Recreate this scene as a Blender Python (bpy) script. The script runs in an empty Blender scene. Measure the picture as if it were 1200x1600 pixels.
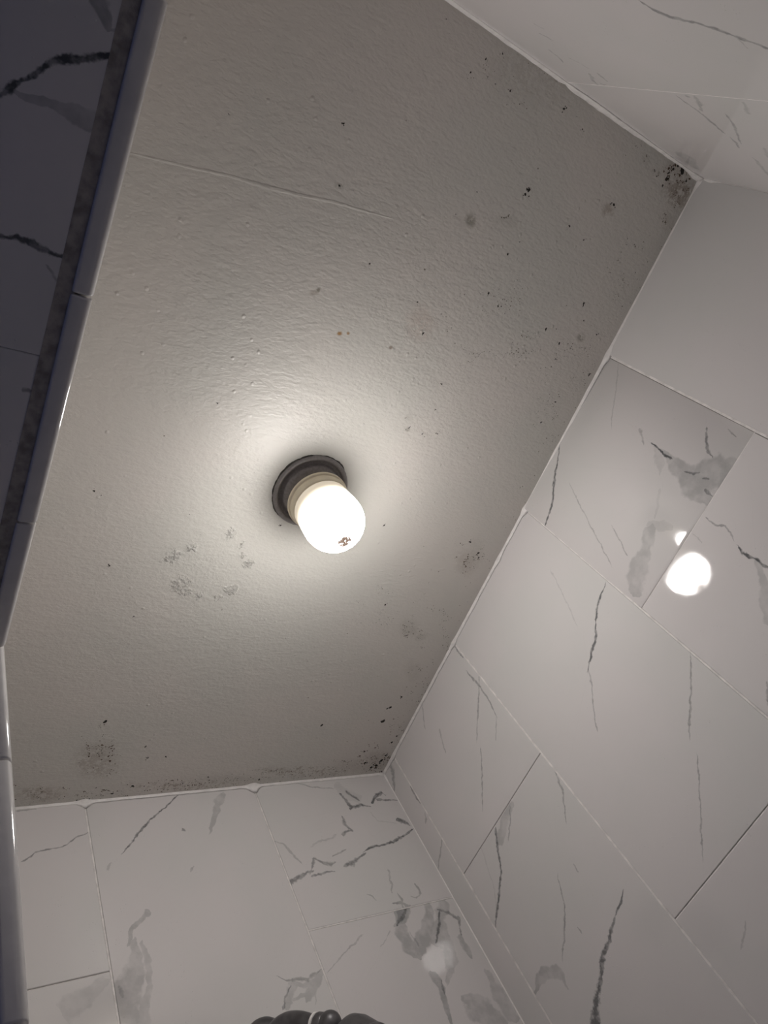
import bpy, bmesh, math, random
from mathutils import Matrix, Vector
random.seed(7)
scene = bpy.context.scene
C = scene.collection
CZ = 1.45                       # height of the phone above the shower floor
# ---------------------------------------------------------------- camera
cd = bpy.data.cameras.new('camera')
cam = bpy.data.objects.new('camera', cd); C.objects.link(cam); scene.camera = cam
cd.sensor_fit = 'VERTICAL'; cd.sensor_height = 24.0; cd.sensor_width = 18.0
cd.lens = 24.0 * 1114.071 / 1600.0
cd.clip_start = 0.01
RW = [[0.811397, -0.38637, -0.438581], [0.131865, 0.852019, -0.506632], [0.569427, 0.353246, 0.742274]]     # rows: picture right, picture down, view direction
cam.matrix_world = Matrix.Translation((0, 0, CZ)) @ Matrix((
    (RW[0][0], -RW[1][0], -RW[2][0], 0), (RW[0][1], -RW[1][1], -RW[2][1], 0),
    (RW[0][2], -RW[1][2], -RW[2][2], 0), (0, 0, 0, 1)))
# ---------------------------------------------------------------- world, exposure
w = bpy.data.worlds.new('dim_bathroom'); scene.world = w; w.use_nodes = True
w.node_tree.nodes['Background'].inputs['Color'].default_value = (0.36, 0.46, 1.0, 1)
w.node_tree.nodes['Background'].inputs['Strength'].default_value = 0.060
vs = scene.view_settings
scene.display_settings.display_device = 'sRGB'
vs.view_transform = 'Standard'; vs.look = 'None'; vs.gamma = 1.0; vs.use_curve_mapping = False
vs.exposure = 0.24
scene.cycles.max_bounces = 7; scene.cycles.diffuse_bounces = 5; scene.cycles.glossy_bounces = 4
scene.cycles.use_adaptive_sampling = True; scene.cycles.adaptive_threshold = 0.035; scene.cycles.adaptive_min_samples = 16
scene.cycles.use_denoising = True
BULB_POWER = 68.0
# ---------------------------------------------------------------- measured marks (metres, relative to the camera)
VEINS = {
 'A3a': [
  ([(0.2256, 0.845, 0.00128), (0.2713, 0.8227, 0.00256), (0.3148, 0.7967, 0.00255), (0.344, 0.7908, 0.00193), (0.3552, 0.7896, 0.00129)], 0.75, 0),
  ([(0.2677, 0.7814, 0.00123), (0.3025, 0.7024, 0.00139), (0.3279, 0.6372, 0.0011)], 0.3, 0),
  ([(0.2783, 0.6693, 0.00111), (0.2895, 0.6432, 0.00131), (0.3009, 0.6204, 0.00107)], 0.35, 0),
  ([(0.0499, 0.8255, 0.00117), (0.0958, 0.7978, 0.00139), (0.1473, 0.7706, 0.00116)], 0.22, 0),
  ([(0.1283, 0.7179, 0.00272), (0.1352, 0.7087, 0.00216), (0.1466, 0.6976, 0.00108)], 0.3, 0),
  ([(0.1379, 0.6845, 0.00106), (0.1406, 0.6677, 0.00208), (0.1429, 0.6527, 0.00308), (0.143, 0.6422, 0.00203)], 0.8, 0),
  ([(0.1405, 0.6785, 0.00315), (0.1573, 0.653, 0.00826), (0.1687, 0.6474, 0.00207)], 0.16, 1),
  ([(0.1401, 0.6601, 0.00413), (0.1468, 0.6266, 0.011), (0.1572, 0.5919, 0.0213), (0.1679, 0.5544, 0.00561)], 0.34, 1),
  ([(0.1539, 0.5917, 0.0116), (0.1355, 0.5773, 0.02544), (0.1204, 0.5625, 0.02759), (0.1017, 0.5522, 0.0126)], 0.34, 1),
  ([(0.0793, 0.6181, 0.00144), (0.0967, 0.607, 0.00286), (0.1077, 0.5957, 0.00379), (0.1096, 0.5873, 0.00094)], 0.6, 0),
  ([(0.1481, 0.6107, 0.00148), (0.1464, 0.5995, 0.00291), (0.1384, 0.5906, 0.00096)], 0.55, 0),
  ([(0.143, 0.5814, 0.0019), (0.1407, 0.5772, 0.00283), (0.1396, 0.5732, 0.00094)], 0.5, 0),
  ([(0.1549, 0.5706, 0.00189), (0.1556, 0.5643, 0.00329), (0.1573, 0.5561, 0.00093)], 0.5, 0),
  ([(0.0674, 0.5883, 0.00092), (0.0711, 0.5813, 0.00137), (0.0717, 0.5742, 0.00091)], 0.4, 0),
  ([(0.245, 0.6097, 0.00825), (0.2728, 0.599, 0.01034), (0.3084, 0.591, 0.01774), (0.3404, 0.5774, 0.01463)], 0.27, 1),
  ([(0.2439, 0.6172, 0.00519), (0.236, 0.5989, 0.00711), (0.2276, 0.5816, 0.00397)], 0.14, 1),
  ([(0.1903, 0.6318, 0.00205), (0.2078, 0.6232, 0.00308), (0.2297, 0.6127, 0.00103)], 0.15, 1),
 ],
 'A3b': [
  ([(0.1876, 0.5429, 0.00093), (0.1866, 0.524, 0.00183), (0.1816, 0.5141, 0.0018), (0.186, 0.5011, 0.00178), (0.1908, 0.4923, 0.00088)], 0.45, 0),
  ([(0.1939, 0.4826, 0.00087), (0.1983, 0.472, 0.0026), (0.1975, 0.46, 0.00299), (0.1952, 0.4503, 0.00168), (0.1972, 0.4398, 0.0025), (0.1946, 0.4286, 0.00164)], 0.8, 0),
  ([(0.1973, 0.4519, 0.00338), (0.2212, 0.4203, 0.00742), (0.2512, 0.3917, 0.00729)], 0.25, 1),
  ([(0.3176, 0.3509, 0.0016), (0.3329, 0.3395, 0.00319), (0.3456, 0.3278, 0.00158)], 0.5, 0),
  ([(0.217, 0.547, 0.00095), (0.218, 0.5367, 0.00141), (0.2201, 0.5281, 0.00093)], 0.2, 0),
 ],
 'A2a': [
  ([(0.3632, 0.626, 0.00111), (0.3853, 0.6219, 0.00223), (0.4092, 0.6117, 0.00224), (0.4414, 0.5908, 0.00256), (0.4598, 0.5864, 0.00391), (0.4878, 0.5732, 0.00112)], 0.75, 0),
  ([(0.4878, 0.5732, 0.00112), (0.5027, 0.5528, 0.00165), (0.5254, 0.5343, 0.00164), (0.5505, 0.5049, 0.00107)], 0.35, 0),
  ([(0.4076, 0.7294, 0.00125), (0.4293, 0.6727, 0.00155), (0.4464, 0.6347, 0.00116)], 0.15, 0),
  ([(0.3589, 0.451, 0.00092), (0.3827, 0.4317, 0.00183), (0.434, 0.3988, 0.00226), (0.4487, 0.3895, 0.0009)], 0.45, 0),
  ([(0.464, 0.3636, 0.00088), (0.4892, 0.3424, 0.0014), (0.5374, 0.3049, 0.00138), (0.5616, 0.2845, 0.00085)], 0.4, 0),
 ],
 'A2b': [
  ([(0.5769, 0.2041, 0.00078), (0.5944, 0.1949, 0.00156), (0.6053, 0.1912, 0.00234), (0.6097, 0.1892, 0.00078)], 0.25, 0),
 ],
 'A1a': [
  ([(0.6634, 0.8495, 0.00153), (0.6659, 0.8255, 0.00301), (0.6654, 0.8116, 0.00149)], 0.45, 0),
  ([(0.6785, 0.7845, 0.00146), (0.6777, 0.7622, 0.00316), (0.6765, 0.7364, 0.00281), (0.6786, 0.7066, 0.00206), (0.6881, 0.6759, 0.00134)], 0.5, 0),
  ([(0.6637, 0.7533, 0.00142), (0.6982, 0.7277, 0.00281), (0.7318, 0.705, 0.0021), (0.7551, 0.6884, 0.00139)], 0.42, 0),
  ([(0.6881, 0.6759, 0.00134), (0.7048, 0.6647, 0.00174), (0.7206, 0.6542, 0.00133)], 0.25, 0),
  ([(0.7626, 0.6692, 0.00137), (0.7931, 0.6404, 0.00231), (0.8386, 0.6016, 0.00134)], 0.42, 0),
  ([(0.8111, 0.8533, 0.00244), (0.8294, 0.8323, 0.00193), (0.847, 0.8094, 0.00159)], 0.3, 0),
  ([(0.8166, 0.775, 0.00306), (0.8263, 0.7593, 0.00228), (0.8364, 0.736, 0.0015)], 0.3, 0),
  ([(0.9666, 0.7677, 0.00161), (0.9676, 0.7475, 0.00476), (0.9668, 0.7293, 0.00156)], 0.5, 0),
  ([(0.9689, 0.7063, 0.00154), (0.9748, 0.6961, 0.00458), (0.9833, 0.6941, 0.00153)], 0.3, 0),
  ([(0.9652, 0.6437, 0.00146), (0.9899, 0.628, 0.00218), (1.0059, 0.6196, 0.00145)], 0.25, 0),
 ],
 'A1b': [
  ([(0.7765, 0.5601, 0.00377), (0.8132, 0.5525, 0.0114), (0.8511, 0.5402, 0.00764)], 0.28, 1),
  ([(0.7832, 0.5605, 0.00126), (0.8024, 0.5434, 0.00188), (0.8279, 0.5292, 0.00125)], 0.4, 0),
  ([(0.8414, 0.556, 0.00386), (0.8593, 0.5377, 0.00319), (0.8801, 0.5093, 0.00288), (0.9171, 0.4878, 0.0035), (0.9592, 0.4642, 0.00187)], 0.75, 0),
  ([(0.6616, 0.528, 0.00116), (0.6696, 0.5102, 0.00286), (0.6767, 0.4932, 0.00226), (0.7073, 0.4634, 0.00111)], 0.42, 0),
  ([(0.7843, 0.4244, 0.00111), (0.807, 0.3909, 0.00163), (0.8473, 0.3604, 0.00214), (0.8706, 0.349, 0.00107)], 0.45, 0),
  ([(0.7442, 0.4165, 0.00108), (0.7445, 0.4099, 0.00161), (0.7452, 0.4048, 0.00107)], 0.4, 0),
  ([(0.8105, 0.3572, 0.00105), (0.8091, 0.3521, 0.00209), (0.8096, 0.3472, 0.00104)], 0.4, 0),
  ([(0.7069, 0.3323, 0.00194), (0.7377, 0.326, 0.00196), (0.7712, 0.3123, 0.00393), (0.7996, 0.3066, 0.00594), (0.83, 0.2897, 0.00395), (0.8603, 0.2756, 0.00691), (0.8943, 0.2546, 0.00982)], 0.72, 0),
  ([(0.9638, 0.3467, 0.00223), (0.9389, 0.3557, 0.00668), (0.9159, 0.3566, 0.00882)], 0.35, 1),
  ([(0.9265, 0.3602, 0.0089), (0.8957, 0.3458, 0.00864), (0.8885, 0.3322, 0.00531), (0.8944, 0.3152, 0.00209)], 0.28, 1),
  ([(0.878, 0.6, 0.00136), (0.9128, 0.5092, 0.00153), (0.9368, 0.478, 0.00125)], 0.12, 0),
 ],
 'AS': [
  ([(0.9839, 0.852, 0.0069), (0.9913, 0.8274, 0.0085), (1.0137, 0.8018, 0.00336)], 0.4, 0),
  ([(0.9654, 0.6411, 0.00146), (0.9914, 0.6292, 0.00218), (1.016, 0.6136, 0.00145)], 0.35, 0),
 ],
 'B0a': [
  ([(0.7162, 0.8529, 0.00147), (0.7589, 0.8339, 0.00224), (0.8013, 0.826, 0.00152)], 0.35, 0),
  ([(0.8158, 0.8115, 0.00303), (0.8209, 0.7871, 0.00447), (0.8245, 0.7758, 0.00741)], 0.65, 0),
  ([(0.8196, 0.7718, 0.00294), (0.8295, 0.7767, 0.00446), (0.8496, 0.7804, 0.00453), (0.8678, 0.7734, 0.00152)], 0.7, 0),
  ([(0.8317, 0.8161, 0.00384), (0.8389, 0.8024, 0.00305), (0.8498, 0.7931, 0.00305)], 0.6, 0),
  ([(0.8768, 0.7818, 0.00307), (0.8937, 0.7959, 0.0047), (0.9138, 0.8034, 0.00479), (0.9188, 0.7945, 0.00159)], 0.75, 0),
  ([(0.8926, 0.7879, 0.00467), (0.916, 0.7834, 0.00283), (0.939, 0.7806, 0.00159)], 0.6, 0),
  ([(0.7947, 0.7599, 0.00144), (0.793, 0.7438, 0.00566), (0.7945, 0.7377, 0.00423), (0.8015, 0.725, 0.0028)], 0.55, 0),
  ([(0.7762, 0.7201, 0.00412), (0.79, 0.7252, 0.00348), (0.8021, 0.7264, 0.0014)], 0.55, 0),
  ([(0.7054, 0.706, 0.0013), (0.7336, 0.7153, 0.00266), (0.7637, 0.7206, 0.00136)], 0.25, 1),
  ([(0.8163, 0.8357, 0.00927), (0.8273, 0.8101, 0.01524), (0.849, 0.7916, 0.01218)], 0.12, 1),
  ([(0.6394, 0.7258, 0.00126), (0.6531, 0.7183, 0.00253), (0.6614, 0.6998, 0.00375), (0.6716, 0.6774, 0.00124)], 0.3, 0),
  ([(0.9131, 0.7346, 0.00454), (0.9263, 0.7297, 0.00759), (0.9369, 0.7174, 0.00151)], 0.7, 0),
  ([(0.9349, 0.7085, 0.0015), (0.9189, 0.7003, 0.00296), (0.8888, 0.6916, 0.00346), (0.8549, 0.6853, 0.00281), (0.8302, 0.6863, 0.00415), (0.8088, 0.6786, 0.00135)], 0.75, 0),
  ([(0.8062, 0.6735, 0.00269), (0.7893, 0.6681, 0.00265), (0.7678, 0.6584, 0.00648), (0.7516, 0.6559, 0.00256)], 0.6, 0),
  ([(0.6802, 0.6518, 0.00121), (0.6897, 0.6653, 0.00186), (0.6982, 0.6794, 0.00504)], 0.5, 0),
  ([(0.6987, 0.6806, 0.00252), (0.7139, 0.6702, 0.00379), (0.7284, 0.6638, 0.00507), (0.738, 0.6674, 0.00128)], 0.5, 0),
  ([(0.6364, 0.6414, 0.0035), (0.6502, 0.6486, 0.00593), (0.669, 0.6551, 0.00363), (0.6879, 0.658, 0.00246)], 0.6, 0),
  ([(0.6823, 0.6477, 0.00242), (0.7032, 0.6515, 0.00308), (0.7279, 0.651, 0.00125)], 0.55, 0),
  ([(0.738, 0.6793, 0.00129), (0.7554, 0.6845, 0.00263), (0.7694, 0.6877, 0.00133)], 0.4, 0),
  ([(0.8355, 0.6334, 0.00265), (0.8342, 0.6257, 0.00263), (0.8276, 0.6086, 0.00129)], 0.3, 0),
  ([(0.8206, 0.5908, 0.00127), (0.8302, 0.6055, 0.00258), (0.8315, 0.6131, 0.0013)], 0.35, 0),
  ([(0.8126, 0.5713, 0.00124), (0.8283, 0.5694, 0.00375), (0.8448, 0.5588, 0.00375)], 0.5, 0),
  ([(0.8315, 0.5875, 0.00127), (0.8334, 0.5758, 0.00378), (0.8289, 0.5607, 0.00248)], 0.4, 0),
  ([(0.877, 0.5982, 0.00265), (0.8801, 0.5885, 0.00263), (0.8777, 0.5774, 0.0039)], 0.4, 0),
  ([(0.856, 0.5777, 0.00128), (0.8644, 0.5723, 0.00257), (0.877, 0.5762, 0.0013)], 0.35, 0),
  ([(0.7705, 0.5979, 0.00123), (0.7793, 0.5913, 0.0016), (0.7832, 0.5832, 0.00123)], 0.3, 0),
  ([(0.8631, 0.7584, 0.0015), (0.8678, 0.7378, 0.00177), (0.9082, 0.7261, 0.0015)], 0.15, 0),
 ],
 'B0b': [
  ([(0.8429, 0.5653, 0.00628), (0.8202, 0.548, 0.01218), (0.7966, 0.5329, 0.00236)], 0.6, 1),
  ([(0.834, 0.5597, 0.00249), (0.8202, 0.5456, 0.00365), (0.7996, 0.5335, 0.00237)], 0.6, 0),
  ([(0.8102, 0.5596, 0.00367), (0.8028, 0.5224, 0.01176), (0.8027, 0.492, 0.01371), (0.8135, 0.4764, 0.00908)], 0.38, 1),
  ([(0.8818, 0.5576, 0.00897), (0.8667, 0.5264, 0.0111), (0.8412, 0.5015, 0.01422), (0.8064, 0.4802, 0.0102)], 0.38, 1),
  ([(0.9166, 0.5558, 0.01178), (0.8885, 0.5218, 0.00998), (0.8577, 0.4875, 0.0142)], 0.3, 1),
  ([(0.8969, 0.5372, 0.00254), (0.8778, 0.5121, 0.00368), (0.8596, 0.4905, 0.00178)], 0.65, 0),
  ([(0.8186, 0.519, 0.00119), (0.8205, 0.5037, 0.00293), (0.8218, 0.4922, 0.00232)], 0.25, 0),
  ([(0.8965, 0.5434, 0.00256), (0.9148, 0.5348, 0.00385), (0.928, 0.5185, 0.00511)], 0.5, 0),
  ([(0.931, 0.5228, 0.00385), (0.9254, 0.508, 0.00316), (0.9172, 0.4918, 0.00248)], 0.5, 0),
  ([(0.8937, 0.5208, 0.00625), (0.8801, 0.4826, 0.01197), (0.8713, 0.4565, 0.01045), (0.839, 0.4268, 0.00331)], 0.28, 1),
  ([(0.8208, 0.4468, 0.00555), (0.825, 0.4199, 0.0065), (0.8189, 0.3964, 0.00527), (0.8146, 0.378, 0.00413), (0.812, 0.3645, 0.00203)], 0.45, 1),
  ([(0.8325, 0.4335, 0.0011), (0.8273, 0.4193, 0.00326), (0.8256, 0.4126, 0.00108)], 0.5, 0),
  ([(0.8556, 0.399, 0.00652), (0.8717, 0.3828, 0.02166), (0.8851, 0.3595, 0.02138), (0.8928, 0.3332, 0.02095)], 0.3, 1),
  ([(0.9256, 0.425, 0.00469), (0.9265, 0.3894, 0.01248), (0.929, 0.3429, 0.01413)], 0.25, 1),
  ([(0.9132, 0.4904, 0.00617), (0.9147, 0.4691, 0.00727), (0.9118, 0.4505, 0.00238)], 0.35, 1),
  ([(0.7263, 0.5311, 0.00224), (0.6866, 0.5129, 0.00128), (0.6448, 0.491, 0.00101)], 0.3, 0),
  ([(0.7824, 0.5268, 0.00116), (0.767, 0.5155, 0.00114), (0.7525, 0.5077, 0.00112)], 0.25, 0),
 ],
 'B1': [
  ([(0.4921, 0.8477, 0.00191), (0.4721, 0.8305, 0.00124), (0.4456, 0.8109, 0.00179), (0.4199, 0.7897, 0.00252), (0.404, 0.772, 0.00223), (0.3816, 0.7477, 0.00107)], 0.7, 0),
  ([(0.5734, 0.8397, 0.008), (0.5528, 0.8064, 0.00703), (0.5374, 0.781, 0.00371), (0.5282, 0.7598, 0.0012)], 0.3, 1),
  ([(0.3969, 0.6421, 0.00487), (0.3832, 0.6296, 0.00475), (0.3683, 0.613, 0.00277), (0.3617, 0.5953, 0.0027)], 0.4, 1),
  ([(0.3698, 0.6011, 0.00365), (0.3668, 0.5736, 0.01146), (0.3597, 0.5484, 0.02044), (0.3457, 0.5261, 0.01967), (0.3385, 0.4875, 0.02021)], 0.3, 1),
  ([(0.3794, 0.5941, 0.00274), (0.383, 0.5699, 0.00534), (0.3814, 0.5343, 0.00513), (0.3645, 0.5088, 0.00817), (0.354, 0.4833, 0.00942)], 0.24, 1),
  ([(0.3411, 0.5443, 0.00334), (0.3422, 0.5354, 0.00413), (0.3436, 0.5283, 0.00164)], 0.3, 0),
  ([(0.4814, 0.777, 0.00118), (0.4837, 0.7728, 0.00295), (0.4853, 0.77, 0.00118)], 0.5, 0),
  ([(0.4777, 0.6938, 0.00109), (0.4815, 0.7002, 0.0022), (0.4844, 0.7033, 0.00111)], 0.3, 0),
  ([(0.3498, 0.7186, 0.00203), (0.3548, 0.7267, 0.00257), (0.3583, 0.7307, 0.00103)], 0.2, 0),
  ([(0.5635, 0.5046, 0.00096), (0.5735, 0.4945, 0.00192), (0.5919, 0.492, 0.00389), (0.6071, 0.4893, 0.00393), (0.6252, 0.4927, 0.003), (0.6361, 0.497, 0.00101)], 0.42, 0),
  ([(0.5842, 0.4862, 0.00769), (0.5725, 0.4751, 0.00753), (0.5598, 0.4584, 0.00549)], 0.28, 1),
  ([(0.5777, 0.486, 0.00096), (0.5636, 0.4709, 0.00186), (0.5558, 0.4585, 0.00182)], 0.5, 0),
  ([(0.6338, 0.4916, 0.00402), (0.6151, 0.4767, 0.00878), (0.5954, 0.4583, 0.00377)], 0.28, 1),
  ([(0.5771, 0.4899, 0.00288), (0.5982, 0.4809, 0.00483), (0.6207, 0.4821, 0.00493)], 0.25, 1),
  ([(0.5759, 0.4678, 0.00281), (0.5898, 0.468, 0.00332), (0.6027, 0.4629, 0.00286)], 0.25, 1),
  ([(0.6116, 0.4634, 0.00096), (0.6088, 0.4567, 0.00095), (0.6053, 0.4512, 0.00094)], 0.25, 0),
 ],
 'B2a': [
  ([(0.2377, 0.7555, 0.00193), (0.2524, 0.7663, 0.00148), (0.275, 0.7694, 0.00151), (0.2915, 0.7703, 0.00153), (0.3055, 0.7797, 0.00157), (0.3297, 0.7904, 0.00107)], 0.55, 0),
  ([(0.2329, 0.8441, 0.00211), (0.244, 0.8451, 0.00159), (0.2588, 0.8457, 0.00108)], 0.35, 0),
 ],
 'B2b': [
  ([(0.2692, 0.5255, 0.01526), (0.2939, 0.5392, 0.01429), (0.3271, 0.5563, 0.00668)], 0.18, 1),
 ],
 'C0': [
  ([(0.6455, 0.6674, 0.00127), (0.6772, 0.6632, 0.00262), (0.7318, 0.6654, 0.00181)], 0.4, 0),
  ([(0.638, 0.6389, 0.00243), (0.6555, 0.6464, 0.00438), (0.6757, 0.6556, 0.00194)], 0.3, 0),
  ([(0.6803, 0.625, 0.00187), (0.7124, 0.6341, 0.00262), (0.7591, 0.6575, 0.00142)], 0.35, 0),
  ([(0.6385, 0.6519, 0.00247), (0.6413, 0.6503, 0.0031), (0.6424, 0.6485, 0.00124)], 0.3, 0),
  ([(0.7449, 0.663, 0.00141), (0.7617, 0.6667, 0.00288), (0.7775, 0.6713, 0.00147)], 0.35, 0),
  ([(0.6418, 0.5764, 0.00332), (0.6573, 0.584, 0.00343), (0.6698, 0.5888, 0.0035)], 0.2, 0),
  ([(0.8371, 0.8061, 0.01097), (0.8671, 0.818, 0.01521), (0.8937, 0.8293, 0.00787)], 0.2, 1),
  ([(0.8044, 0.6686, 0.00151), (0.8328, 0.6728, 0.00389), (0.8656, 0.6801, 0.00324)], 0.22, 0),
  ([(0.766, 0.6275, 0.00274), (0.7865, 0.6363, 0.00425), (0.8025, 0.6405, 0.0029)], 0.2, 0),
 ],
 'C1': [
  ([(0.4509, 0.5632, 0.00126), (0.4578, 0.5631, 0.0017), (0.4689, 0.5597, 0.00258), (0.4793, 0.5497, 0.00342), (0.4856, 0.5366, 0.00337), (0.4907, 0.5265, 0.00208), (0.4978, 0.5146, 0.00329), (0.5118, 0.5011, 0.00327), (0.5226, 0.4889, 0.00187), (0.5325, 0.4788, 0.00242)], 0.5, 0),
  ([(0.5148, 0.5018, 0.00082), (0.521, 0.5006, 0.00099), (0.5304, 0.5002, 0.00084)], 0.2, 0),
  ([(0.5483, 0.7897, 0.00136), (0.5617, 0.7912, 0.0018), (0.577, 0.7946, 0.00141)], 0.35, 0),
  ([(0.491, 0.7526, 0.00121), (0.4962, 0.7506, 0.00122), (0.5014, 0.7475, 0.00122)], 0.25, 0),
  ([(0.5096, 0.766, 0.00126), (0.5163, 0.7621, 0.00127), (0.5258, 0.7601, 0.00128)], 0.3, 0),
  ([(0.565, 0.7736, 0.00136), (0.5763, 0.7658, 0.00136), (0.5894, 0.7621, 0.00137)], 0.2, 0),
  ([(0.6029, 0.7743, 0.00282), (0.6233, 0.7863, 0.00293), (0.6313, 0.7859, 0.00148)], 0.3, 0),
  ([(0.5996, 0.7575, 0.00138), (0.6104, 0.7579, 0.00251), (0.6214, 0.7582, 0.00141)], 0.3, 0),
  ([(0.7189, 0.7752, 0.00159), (0.7243, 0.7753, 0.00319), (0.7295, 0.7739, 0.0016)], 0.3, 0),
  ([(0.6648, 0.7266, 0.00141), (0.665, 0.7278, 0.00141), (0.6438, 0.6755, 0.00129)], 0.05, 0),
  ([(0.6286, 0.7775, 0.00146), (0.6315, 0.7745, 0.00233), (0.6291, 0.7689, 0.00144)], 0.3, 0),
 ],
 'S0': [
  ([(0.0224, 0.0307, 0.00214), (0.0292, 0.0224, 0.00322), (0.0336, 0.0166, 0.00179), (0.0396, 0.0094, 0.00179), (0.0472, 0.001, 0.00216), (0.0543, -0.0071, 0.00434), (0.0657, -0.0112, 0.00294), (0.0851, -0.022, 0.00264)], 0.85, 0),
  ([(0.0311, 0.023, 0.00144), (0.0405, 0.0239, 0.00219), (0.0536, 0.0226, 0.00299), (0.0689, 0.0207, 0.00538), (0.0846, 0.0181, 0.00591)], 0.4, 1),
  ([(0.0658, -0.0477, 0.00494), (0.0725, -0.041, 0.00468), (0.0768, -0.0345, 0.00256), (0.0812, -0.0362, 0.00184)], 0.5, 1),
  ([(0.0377, 0.1131, 0.00241), (0.0492, 0.1108, 0.00246), (0.0638, 0.1129, 0.00295), (0.0821, 0.1135, 0.00174)], 0.8, 0),
  ([(0.0708, 0.123, 0.00129), (0.0772, 0.1293, 0.00219), (0.0822, 0.1344, 0.00089)], 0.35, 0),
 ],
 'S1': [
  ([(0.073, 0.221, 0.00191), (0.0782, 0.2197, 0.0024), (0.0821, 0.2215, 0.00145)], 0.5, 0),
 ],
}
SPECKS = [(0.3687, -0.0727, 0.00287), (0.2422, -0.029, 0.00103), (0.6511, -0.106, 0.00508), (0.6492, -0.0993, 0.0037), (0.6615, 0.0359, 0.00301), (0.6874, 0.0471, 0.00248), (0.7931, 0.0515, 0.0036), (0.8325, 0.0636, 0.0035), (0.8126, 0.0458, 0.00171), (0.8407, -0.0047, 0.00341), (0.858, 0.0185, 0.00233), (0.8986, 0.0303, 0.00241), (0.7819, -0.0838, 0.0025), (0.7458, -0.0906, 0.00252), (0.9272, 0.0938, 0.00304), (0.841, 0.0885, 0.00238), (0.8863, 0.1533, 0.00253), (0.8776, 0.1935, 0.0032), (0.3324, 0.2894, 0.00173), (0.2144, 0.4414, 0.00253), (0.2242, 0.4464, 0.0012), (0.2603, 0.5523, 0.00262), (0.3148, 0.6354, 0.00205), (0.4852, 0.4548, 0.00258), (0.6645, 0.4291, 0.00244), (0.8888, 0.4563, 0.00375), (0.8957, 0.4654, 0.00291), (0.8585, 0.4365, 0.0035), (0.7411, 0.5841, 0.00317), (0.869, 0.8652, 0.00668), (0.8701, 0.8278, 0.0056), (0.8841, 0.8013, 0.00493), (0.7285, 0.8684, 0.0046), (0.5851, 0.1196, 0.00246), (0.5557, 0.0825, 0.00207), (0.6637, -0.0219, 0.00254), (0.6744, -0.043, 0.00175), (0.5112, -0.2069, 0.00229), (0.5371, -0.1904, 0.00126), (0.5609, -0.1928, 0.0021), (0.6487, -0.2096, 0.00348), (0.4433, -0.2175, 0.00127), (0.53, -0.2212, 0.00154), (0.5232, -0.1922, 0.00125), (0.3893, -0.0106, 0.00198), (0.4659, 0.0589, 0.00223), (0.6913, -0.2019, 0.00227), (0.8045, -0.1438, 0.00412), (0.8779, -0.2092, 0.00635), (0.8994, -0.2288, 0.00747), (0.8858, -0.2328, 0.00527), (0.9164, -0.2214, 0.0038), (0.88, -0.2249, 0.00421), (0.8753, -0.2175, 0.00316), (0.8757, -0.199, 0.00266), (0.4047, 0.9902, 0.00416), (0.3338, 1.0156, 0.005), (0.3445, 0.9873, 0.00199), (0.3744, 1.0046, 0.00256), (0.4437, 0.9251, 0.0026), (0.4134, 0.9254, 0.0033), (0.4022, 0.8998, 0.00249), (0.6455, 1.0025, 0.00368), (0.5376, 0.9838, 0.00284), (0.9124, 0.9916, 0.00896), (0.919, 0.9774, 0.00716), (0.9238, 0.9631, 0.00536), (0.9014, 0.9961, 0.00535), (0.8782, 0.981, 0.00525), (0.921, 0.9264, 0.00457), (0.3243, 0.8396, 0.00457), (0.9257, 0.9087, 0.00351), (0.5578, -0.0386, 0.00141), (0.6615, 0.2207, 0.0022), (0.6584, 0.263, 0.00225), (0.631, 0.2581, 0.00241), (0.6524, 0.1804, 0.00215), (0.5746, -0.0741, 0.0014), (0.2923, 0.9795, 0.00191), (0.258, 0.9781, 0.00209)]
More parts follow.
